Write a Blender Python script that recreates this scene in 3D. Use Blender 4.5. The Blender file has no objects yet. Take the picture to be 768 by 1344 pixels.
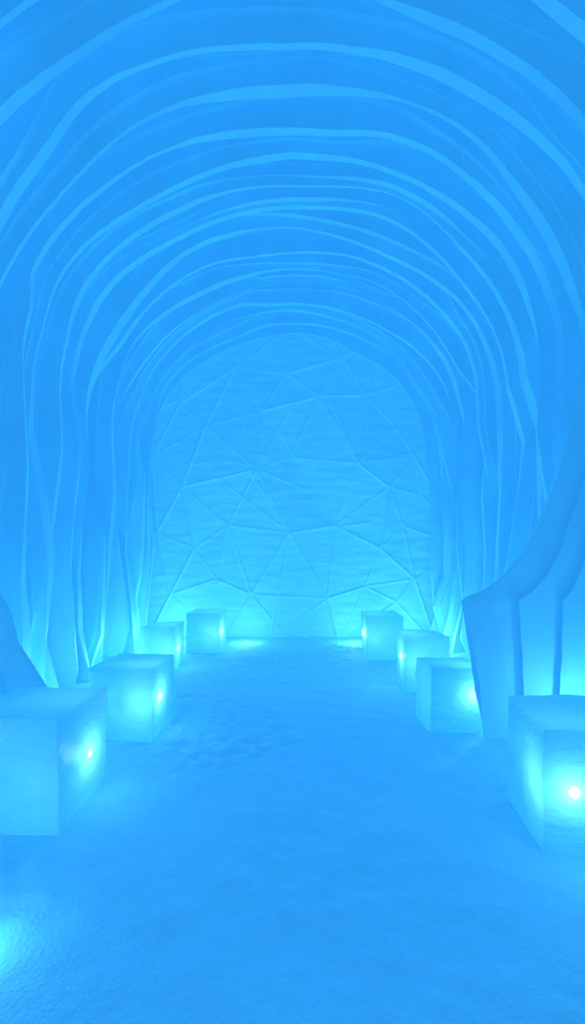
import bpy, bmesh, math, random
from mathutils import Vector, noise, geometry

random.seed(47)
sc = bpy.context.scene
sc.view_settings.view_transform = 'Standard'
sc.view_settings.look = 'None'
F = 560.0; CH = 1.45; HY = 727.0
def link(o): sc.collection.objects.link(o); return o

# ---------------- materials ----------------
def ice_mat(name, base, emis, emis_str, scale=6, bump=0.3, rough=0.6, transl=0.0, var=0.12, dist=0.02, stretch=(1,1,1), fine=9, fmix=0.3):
    m = bpy.data.materials.new(name); m.use_nodes = True
    nt = m.node_tree; N = nt.nodes; L = nt.links
    for n in list(N): N.remove(n)
    out = N.new('ShaderNodeOutputMaterial')
    p = N.new('ShaderNodeBsdfPrincipled')
    tc = N.new('ShaderNodeTexCoord')
    mp = N.new('ShaderNodeMapping'); mp.inputs['Scale'].default_value = stretch
    L.new(tc.outputs['Object'], mp.inputs[0])
    n1 = N.new('ShaderNodeTexNoise'); n1.inputs['Scale'].default_value = scale; n1.inputs['Detail'].default_value = 3
    n2 = N.new('ShaderNodeTexNoise'); n2.inputs['Scale'].default_value = scale*fine; n2.inputs['Detail'].default_value = 2
    for n in (n1, n2): L.new(mp.outputs[0], n.inputs['Vector'])
    mix = N.new('ShaderNodeMath'); mix.operation = 'MULTIPLY_ADD'
    L.new(n2.outputs['Fac'], mix.inputs[0]); mix.inputs[1].default_value = fmix; L.new(n1.outputs['Fac'], mix.inputs[2])
    b = N.new('ShaderNodeBump'); b.inputs['Strength'].default_value = bump; b.inputs['Distance'].default_value = dist
    L.new(mix.outputs[0], b.inputs['Height']); L.new(b.outputs[0], p.inputs['Normal'])
    cr = N.new('ShaderNodeValToRGB')
    cr.color_ramp.elements[0].position = 0.3; cr.color_ramp.elements[1].position = 0.7
    cr.color_ramp.elements[0].color = (*[c*(1-var) for c in base], 1)
    cr.color_ramp.elements[1].color = (*[min(1, c*(1+var)) for c in base], 1)
    L.new(n1.outputs['Fac'], cr.inputs[0]); L.new(cr.outputs[0], p.inputs['Base Color'])
    p.inputs['Roughness'].default_value = rough
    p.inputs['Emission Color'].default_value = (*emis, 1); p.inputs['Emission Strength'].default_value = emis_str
    if transl > 0:
        t = N.new('ShaderNodeBsdfTranslucent'); t.inputs['Color'].default_value = (0.42, 0.92, 1, 1)
        L.new(b.outputs[0], t.inputs['Normal'])
        ms = N.new('ShaderNodeMixShader'); ms.inputs[0].default_value = transl
        L.new(p.outputs[0], ms.inputs[1]); L.new(t.outputs[0], ms.inputs[2]); L.new(ms.outputs[0], out.inputs[0])
    else:
        L.new(p.outputs[0], out.inputs[0])
    return m
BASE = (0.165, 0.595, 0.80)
FILL_EM = (0.045, 0.40, 0.79)  # even glow put into all ice and snow in place of ambient light
M_rib = ice_mat('rib_ice', BASE, FILL_EM, 0.30, scale=2.5, bump=0.5, var=0.06, dist=0.03, stretch=(1, 1, 0.6))
M_shell = ice_mat('shell_ice', (0.09, 0.40, 0.68), FILL_EM, 0.23, scale=3, bump=0.5, var=0.08, dist=0.03)  # recess shade behind the ribs put into darker colour and weaker glow
M_back = ice_mat('back_ice', BASE, FILL_EM, 0.42, scale=4, bump=0.6, var=0.05, dist=0.035, stretch=(0.5, 1, 2.6))  # stronger glow stands in for bright haze at the far end
M_floor = ice_mat('snow_floor', (0.155, 0.575, 0.82), FILL_EM, 0.33, scale=5, bump=0.75, rough=0.8, var=0.03, dist=0.028, fine=12, fmix=0.35)
M_block = ice_mat('block_ice', (0.13, 0.54, 0.77), FILL_EM, 0.31, scale=5, bump=0.6, rough=0.40, transl=0.42, var=0.16, dist=0.022, stretch=(1, 1, 1.8), fine=4)
def emit(name, col, s):
    m = bpy.data.materials.new(name); m.use_nodes = True
    nt = m.node_tree
    for n in list(nt.nodes): nt.nodes.remove(n)
    o = nt.nodes.new('ShaderNodeOutputMaterial'); e = nt.nodes.new('ShaderNodeEmission')
    e.inputs[0].default_value = (*col, 1); e.inputs[1].default_value = s
    nt.links.new(e.outputs[0], o.inputs[0]); return m
M_lamp = emit('lamp_glow', (0.80, 1.0, 1.0), 1.2)

def mesh_obj(name, verts, faces, mat, smooth=False):
    me = bpy.data.meshes.new(name); me.from_pydata(verts, [], faces); me.update()
    me.materials.append(mat)
    if smooth:
        for p in me.polygons: p.use_smooth = True
    return link(bpy.data.objects.new(name, me))
def fixn(o, out=True):
    bm = bmesh.new(); bm.from_mesh(o.data); bmesh.ops.recalc_face_normals(bm, faces=bm.faces); bm.to_mesh(o.data); bm.free()

# ---------------- arch profile ----------------
A, SP, TOP = 2.40, 3.0, 5.17
ARC = math.pi*0.5*((A+TOP-SP)/2)*2; TOT = 2*SP+ARC
def prof(s, d=0.0):
    l = s*TOT
    if l < SP: return (-(A+d), l)
    if l > SP+ARC: return ((A+d), TOT-l)
    th = math.pi*(1-(l-SP)/ARC)
    return ((A+d)*math.cos(th), SP+(TOP-SP+d)*math.sin(th))

def pw(nleg, lo, hi, vault=0.35):
    """random profile along the arch: calm over the vault, angular on the legs"""
    mid = (lo+hi)/2; ks = [0.0]
    for base in (0.0, 0.64):
        for q in range(nleg): ks.append(base+0.36*(q+random.uniform(.15, .85))/nleg)
    ks += [random.uniform(.39, .44), random.uniform(.47, .53), random.uniform(.56, .61), 1.0]
    ks = sorted(ks)
    vs = [random.uniform(lo, hi) if abs(k-.5) > .19 else mid+(random.uniform(lo, hi)-mid)*vault for k in ks]
    def f(s):
        for i in range(len(ks)-1):
            if s <= ks[i+1]:
                u = (s-ks[i])/max(1e-6, ks[i+1]-ks[i])
                if 0.24 < (ks[i]+ks[i+1])/2 < 0.76: u = u*u*(3-2*u)
                return vs[i]*(1-u)+vs[i+1]*u
        return vs[-1]
    return f

# two arches whose feet swing into the hall with a ragged edge: (z, x of the edge)
FEET = {5: (-1, [(0,1.78),(.30,1.79),(.51,1.81),(.68,1.92),(.80,2.0),(1.05,2.07),(1.27,2.19),(1.8,2.33)]),
        6: (1, [(0,1.50),(.12,1.50),(.42,1.475),(.78,1.41),(1.09,1.356),(1.12,1.43),(1.17,1.55),(1.28,1.69),(1.45,1.83),(1.72,1.96),(2.05,2.08),(2.45,2.20),(2.9,2.32)])}
def foot(i, s):
    """how far the edge of arch i is set in from its regular line at s"""
    if i not in FEET: return None
    side, tab = FEET[i]
    x, z = prof(s)
    if x*side < 0 or z >= tab[-1][0]: return None
    for a, b in zip(tab, tab[1:]):
        if z <= b[0]:
            u = (z-a[0])/(b[0]-a[0]); return a[1]*(1-u)+b[1]*u-A
    return None

OUT = 0.60
ys = [1.5, 1.86, 2.18, 2.47, 2.74, 3.04, 3.35, 3.65, 3.93, 4.22, 4.52, 4.83, 5.15, 5.48, 5.82, 6.16, 6.5, 6.85, 7.2]
for i, y0 in enumerate(ys):
    n = 260 if i not in FEET else 420
    fp = pw(5, -0.15, 0.10, 0.6); ft = pw(4, 0.025, 0.105, 0.95); fy = pw(3, -0.008, 0.008); fb = pw(4, -0.05, 0.05, 0.3)
    f2 = pw(4, 0.0, 0.28, 0.9); ft2 = pw(4, 0.012, 0.08, 0.95); f3 = pw(4, 0.0, 0.2, 0.8); ft3 = pw(4, 0.005, 0.04, 0.9)
    V = []; Fc = []
    for k in range(n+1):
        s = k/n
        e = 0.006*noise.noise(Vector((s*45, i*3.1, 0)))+0.004*noise.noise(Vector((s*140, i*3.1, 0)))
        d = fp(s)+e; yy = y0+fy(s)+0.005*noise.noise(Vector((s*50, i*2.1, 9))); t = ft(s); d2 = d+max(0.01, f2(s)); t2 = ft2(s)
        d3 = min(OUT-.04, d2+max(.006, f3(s))); t3 = ft3(s)
        fo = foot(i, s)
        if fo is not None and fo < d:
            w_ = min(1, (d-fo)/0.5)
            gap = d-fo; d = fo+e
            d2 = d+max(d2-fp(s), gap*0.38); d3 = min(OUT-.04, d2+max(.02, gap*0.30))
            t2 = t2*(1-w_)+0.055*w_; t3 = t3*(1-w_)+0.055*w_; t = t*(1-w_)+0.04*w_
            ring = [(OUT, yy-t2-t3-0.02*w_-.008), (d3, yy-t2-t3), (d3+.03*w_, yy-t2*.9-.004), (d2, yy-t2), (d2+0.03*w_+.01, yy-.015*w_), (d, yy+0.01), (d+fb(s), yy+t), (OUT, yy+t+0.01)]
        else:
            ring = [(OUT, yy-t2-t3-0.01), (d3, yy-t2-t3), (d3+.01, yy-t2-.002), (d2, yy-t2), (d2+0.01, yy), (d, yy+0.01), (d+fb(s), yy+t), (OUT, yy+t+0.01)]
        for (dd, y) in ring:
            x, z = prof(s, dd); V.append((x, y, max(z, 0.0)))
    R = 8
    for k in range(n):
        for j in range(R):
            a = k*R+j; b = k*R+(j+1) % R
            Fc.append((a, b, b+R, a+R))
    Fc.append(tuple(range(R))); q = n*R; Fc.append(tuple(q+R-1-j for j in range(R)))
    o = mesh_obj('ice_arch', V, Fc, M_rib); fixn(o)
    o['label'] = 'blue-lit carved snow arch rib spanning the vaulted hall'
    if i in FEET: o['label'] = 'carved snow arch with ragged foot jutting between ice blocks'
    o['category'] = 'arch'; o['group'] = 'snow arch ribs of the vault'

# shell
def shell(name, s0, s1, n, y0=-1.5, y1=7.75):
    V = []; Fc = []; m = 60
    for k in range(n+1):
        s = s0+(s1-s0)*k/n
        for j in range(m+1):
            y = y0+(y1-y0)*j/m
            d = 0.50+0.05*noise.noise(Vector((s*14, y*1.3, 0)))
            x, z = prof(s, d); V.append((x, y, z))
    for k in range(n):
        for j in range(m):
            a = k*(m+1)+j; Fc.append((a, a+1, a+m+2, a+m+1))
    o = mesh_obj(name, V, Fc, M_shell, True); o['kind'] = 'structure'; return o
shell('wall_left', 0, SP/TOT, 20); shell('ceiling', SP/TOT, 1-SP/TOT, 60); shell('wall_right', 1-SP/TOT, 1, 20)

# ---------------- back wall ----------------
YB = 7.52
def bw(px, py): return ((px-384)*YB/F, CH-(py-HY)*YB/F)
nodes = [(380,700),(338,618),(468,610),(300,690),(440,690),(270,560),(345,540),(420,520),(520,560),(240,640),(255,720),
         (330,780),(430,785),(500,720),(555,650),(310,480),(450,470),(380,600),(510,640),(200,600),(205,700),(285,760),(480,770),
         (545,760),(370,830),(290,845),(445,845),(190,850),(575,850),(160,480),(600,480),(250,430),(380,430),(520,430),(160,350),(610,350),(380,350),(150,720),(615,720),(225,780),
         (480,520),(235,530),(545,600),(520,790),(375,490),(530,690)]
pts = [Vector(bw(*p)) for p in nodes]
res = geometry.delaunay_2d_cdt(pts, [], [], 0, 1e-5)
dv, de, df = res[0], res[1], res[2]
hs = [random.uniform(-0.07, 0.07) for _ in dv]
hs[0] = 0.18; hs[1] = 0.14; hs[2] = 0.15; hs[17] = -0.04
segs = [(dv[a], dv[b], random.choice([0.016, 0.026, 0.038])) for a, b in de]
for (cx, cy) in [(380,700),(338,618),(468,610),(310,480)]:
    for q in range(4):
        an = random.uniform(0, 2*math.pi); ln = random.uniform(70, 150)
        segs.append((Vector(bw(cx, cy)), Vector(bw(cx+ln*math.cos(an), cy+ln*math.sin(an))), 0.022))
tris = []
for f in df:
    a, b, c = (dv[i] for i in f)
    det = (b.y-c.y)*(a.x-c.x)+(c.x-b.x)*(a.y-c.y)
    if abs(det) > 1e-9: tris.append((f, a, b, c, det))
def hgt(x, z):
    p = Vector((x, z)); h = 0
    for f, a, b, c, det in tris:
        u = ((b.y-c.y)*(x-c.x)+(c.x-b.x)*(z-c.y))/det
        if u < -1e-6: continue
        v = ((c.y-a.y)*(x-c.x)+(a.x-c.x)*(z-c.y))/det; w = 1-u-v
        if v >= -1e-6 and w >= -1e-6:
            h = u*hs[f[0]]+v*hs[f[1]]+w*hs[f[2]]; break
    r = 0
    for a, b, amp in segs:
        if x < min(a.x, b.x)-.05 or x > max(a.x, b.x)+.05 or z < min(a.y, b.y)-.05 or z > max(a.y, b.y)+.05: continue
        ab = b-a; t = max(0, min(1, (p-a).dot(ab)/ab.length_squared)); d = (p-(a+ab*t)).length
        if d < 0.034: r = max(r, amp*(1-d/0.034))
    return h+r+0.015*noise.noise(Vector((x*3, z*9, 1)))
V = []; Fc = []; nx, nz = 380, 360
for j in range(nz+1):
    for i in range(nx+1):
        x = -3.0+6.0*i/nx; z = -0.05+5.85*j/nz
        V.append((x, YB-hgt(x, z), z))
for j in range(nz):
    for i in range(nx):
        a = j*(nx+1)+i; Fc.append((a, a+1, a+nx+2, a+nx+1))
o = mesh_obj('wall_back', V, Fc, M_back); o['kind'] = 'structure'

# ---------------- floor ----------------
V = []; Fc = []; nx, ny = 280, 440
for j in range(ny+1):
    for i in range(nx+1):
        x = -3.0+6.0*i/nx; y = -1.5+9.3*j/ny
        z = 0.012*noise.noise(Vector((x*1.2, y*1.2, 0)))+0.009*noise.noise(Vector((x*4, y*6, 3)))
        rr = noise.noise(Vector((x*0.8+4, y*1.3, 7)))+0.2
        z += 0.045*max(0, rr)*noise.noise(Vector((x*9+y*5, y*12-x*3, 2)))
        z += 0.004*noise.noise(Vector((x*18, y*18, 5)))
        z += 0.10*max(0, (abs(x)-2.1)/0.5)**2
        V.append((x, y, z-0.012))
for j in range(ny):
    for i in range(nx):
        a = j*(nx+1)+i; Fc.append((a, a+1, a+nx+2, a+nx+1))
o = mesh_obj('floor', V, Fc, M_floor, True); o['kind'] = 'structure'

# ---------------- ice blocks ----------------
def block(x0, x1, y0, y1, h, lamp, rot=0, power=6, label='', seed=0):
    rnd = random.Random(seed)
    cx, cy = (x0+x1)/2, (y0+y1)/2
    bm = bmesh.new(); bmesh.ops.create_cube(bm, size=1)
    for v in bm.verts:
        v.co = Vector((v.co.x*(x1-x0), v.co.y*(y1-y0), (v.co.z+0.5)*h))
        v.co += Vector((rnd.uniform(-.018, .018), rnd.uniform(-.018, .018), rnd.uniform(-.018, .018) if v.co.z > .1 else 0))
    bmesh.ops.bevel(bm, geom=list(bm.edges), offset=0.008, segments=2, affect='EDGES', profile=0.6)
    bmesh.ops.subdivide_edges(bm, edges=[e for e in bm.edges if e.calc_length() > 0.2], cuts=18, use_grid_fill=True)
    for v in bm.verts:
        c = v.co
        k = 0.014*noise.noise(c*4+Vector((seed*5, 0, 0)))+0.005*noise.noise(c*14+Vector((seed*5, 0, 0)))
        d = Vector((c.x, c.y, c.z-h/2)).normalized(); v.co = c+d*k
        v.co.z = max(v.co.z, 0)
    me = bpy.data.meshes.new('ice_block'); bm.to_mesh(me); bm.free(); me.materials.append(M_block)
    for p in me.polygons: p.use_smooth = True
    try: me.set_sharp_from_angle(angle=0.5)
    except Exception: pass
    o = link(bpy.data.objects.new('ice_block', me)); o.location = (cx, cy, -0.008); o.rotation_euler.z = rot
    o['label'] = label; o['category'] = 'ice block'; o['group'] = 'ice block seats along the aisle'
    side, u, z = lamp
    bm = bmesh.new(); bmesh.ops.create_icosphere(bm, subdivisions=3, radius=1)
    for v in bm.verts:
        n = 1+0.4*noise.noise(v.co*1.7+Vector((seed, 0, 0)))
        if side == 'f': v.co = Vector((v.co.x*0.024*n, v.co.y*0.022, v.co.z*0.028*n))
        else: v.co = Vector((v.co.x*0.022, v.co.y*0.024*n, v.co.z*0.03*n))
    ml = bpy.data.meshes.new('lamp'); bm.to_mesh(ml); bm.free(); ml.materials.append(M_lamp)
    l = link(bpy.data.objects.new('lamp', ml)); l.parent = o
    if side == 'f':
        pos = Vector(((u-0.5)*(x1-x0), -(y1-y0)/2, z)); nrm = Vector((0, -1, 0))
    else:
        pos = Vector(((x1-x0)/2*side, (u-0.5)*(y1-y0), z)); nrm = Vector((side, 0, 0))
    l.location = pos; l['label'] = 'small glowing white lamp set in the ice'
    for nm, off, e in (('inner', -0.08, power*0.32), ('outer', 0.11, power*0.12)):
        ld = bpy.data.lights.new('block_light_'+nm, 'POINT'); ld.energy = e; ld.color = (0.46, 0.95, 1.0); ld.shadow_soft_size = 0.04
        lo = link(bpy.data.objects.new('block_light_'+nm, ld)); lo.parent = o; lo.location = pos+nrm*off
    return o
LB = 'rough translucent ice block with glowing lamp on snow floor'
LE = 'rough ice block with lit lamp beside carved end wall'
block(-1.80, -1.22, 2.21, 2.77, 0.61, (1, .60, .27), 0.0, 6, 'large frosted ice block with glowing lamp, against ragged arch foot', 1)
block(-1.57, -1.08, 3.32, 3.86, 0.555, (1, .3, .30), -0.03, 6, LB, 2)
block(-1.86, -1.47, 5.28, 5.75, 0.55, (1, .4, .25), 0.0, 6, LB, 3)
block(-1.55, -1.07, 6.25, 6.75, 0.60, (1, .4, .30), 0.0, 6, LE, 4)
block(1.02, 1.52, 5.84, 6.33, 0.60, (-1, .5, .32), 0.0, 6, LE, 5)
block(1.19, 1.65, 4.48, 4.90, 0.59, (-1, .5, .34), 0.02, 6, LB, 6)
block(1.12, 1.56, 3.49, 3.86, 0.53, (1, .2, .30), 0.03, 6, 'frosted ice block with glowing side lamp beside arch foot', 7)
block(1.26, 1.84, 2.03, 2.50, 0.62, ('f', .22, .31), -0.13, 5.5, 'large rough ice block with bright lamp shining through it', 8)

# ---------------- lights ----------------
def pl(x, y, z, e, r=0.05, c=(0.40, 0.90, 0.95)):
    ld = bpy.data.lights.new('floor_and_fill_light', 'POINT'); ld.energy = e; ld.color = c; ld.shadow_soft_size = r
    o = link(bpy.data.objects.new('floor_and_fill_light', ld)); o.location = (x, y, z)
for x, y, e in [(-2.05, 3.9, 6), (2.05, 3.95, 7), (-2.1, 5.2, 9), (2.1, 5.2, 9), (-2.05, 6.3, 11), (2.05, 6.3, 11), (-1.95, 3.25, 5), (2.15, 2.92, 7), (-2.1, 1.6, 6), (2.1, 1.4, 6)]:
    pl(x, y, 0.28, e)
for x in (-1.95, -0.75, 1.0, 1.95): pl(x, 6.98, 0.18, 6)
pl(-1.15, 1.55, 0.12, 1.4)
pl(0, 5.4, 2.2, 17, 0.5)  # added soft fill in mid-air, no fixture, brightens the far end
pl(0, 0.6, 1.0, 5, 0.5)  # added soft fill near the camera, no fixture, lifts camera-facing sides
w = bpy.data.worlds.new('w'); sc.world = w; w.use_nodes = True
w.node_tree.nodes['Background'].inputs[0].default_value = (0.13, 0.56, 0.88, 1); w.node_tree.nodes['Background'].inputs[1].default_value = 0.38

cd = bpy.data.cameras.new('cam'); cd.sensor_fit = 'VERTICAL'; cd.sensor_height = 36; cd.sensor_width = 36
cd.lens = 36*F/1344; cd.shift_y = (HY-672)/1344; cd.clip_start = 0.05
c = link(bpy.data.objects.new('cam', cd)); c.location = (0, 0, CH); c.rotation_euler = (math.pi/2, 0, 0); sc.camera = c
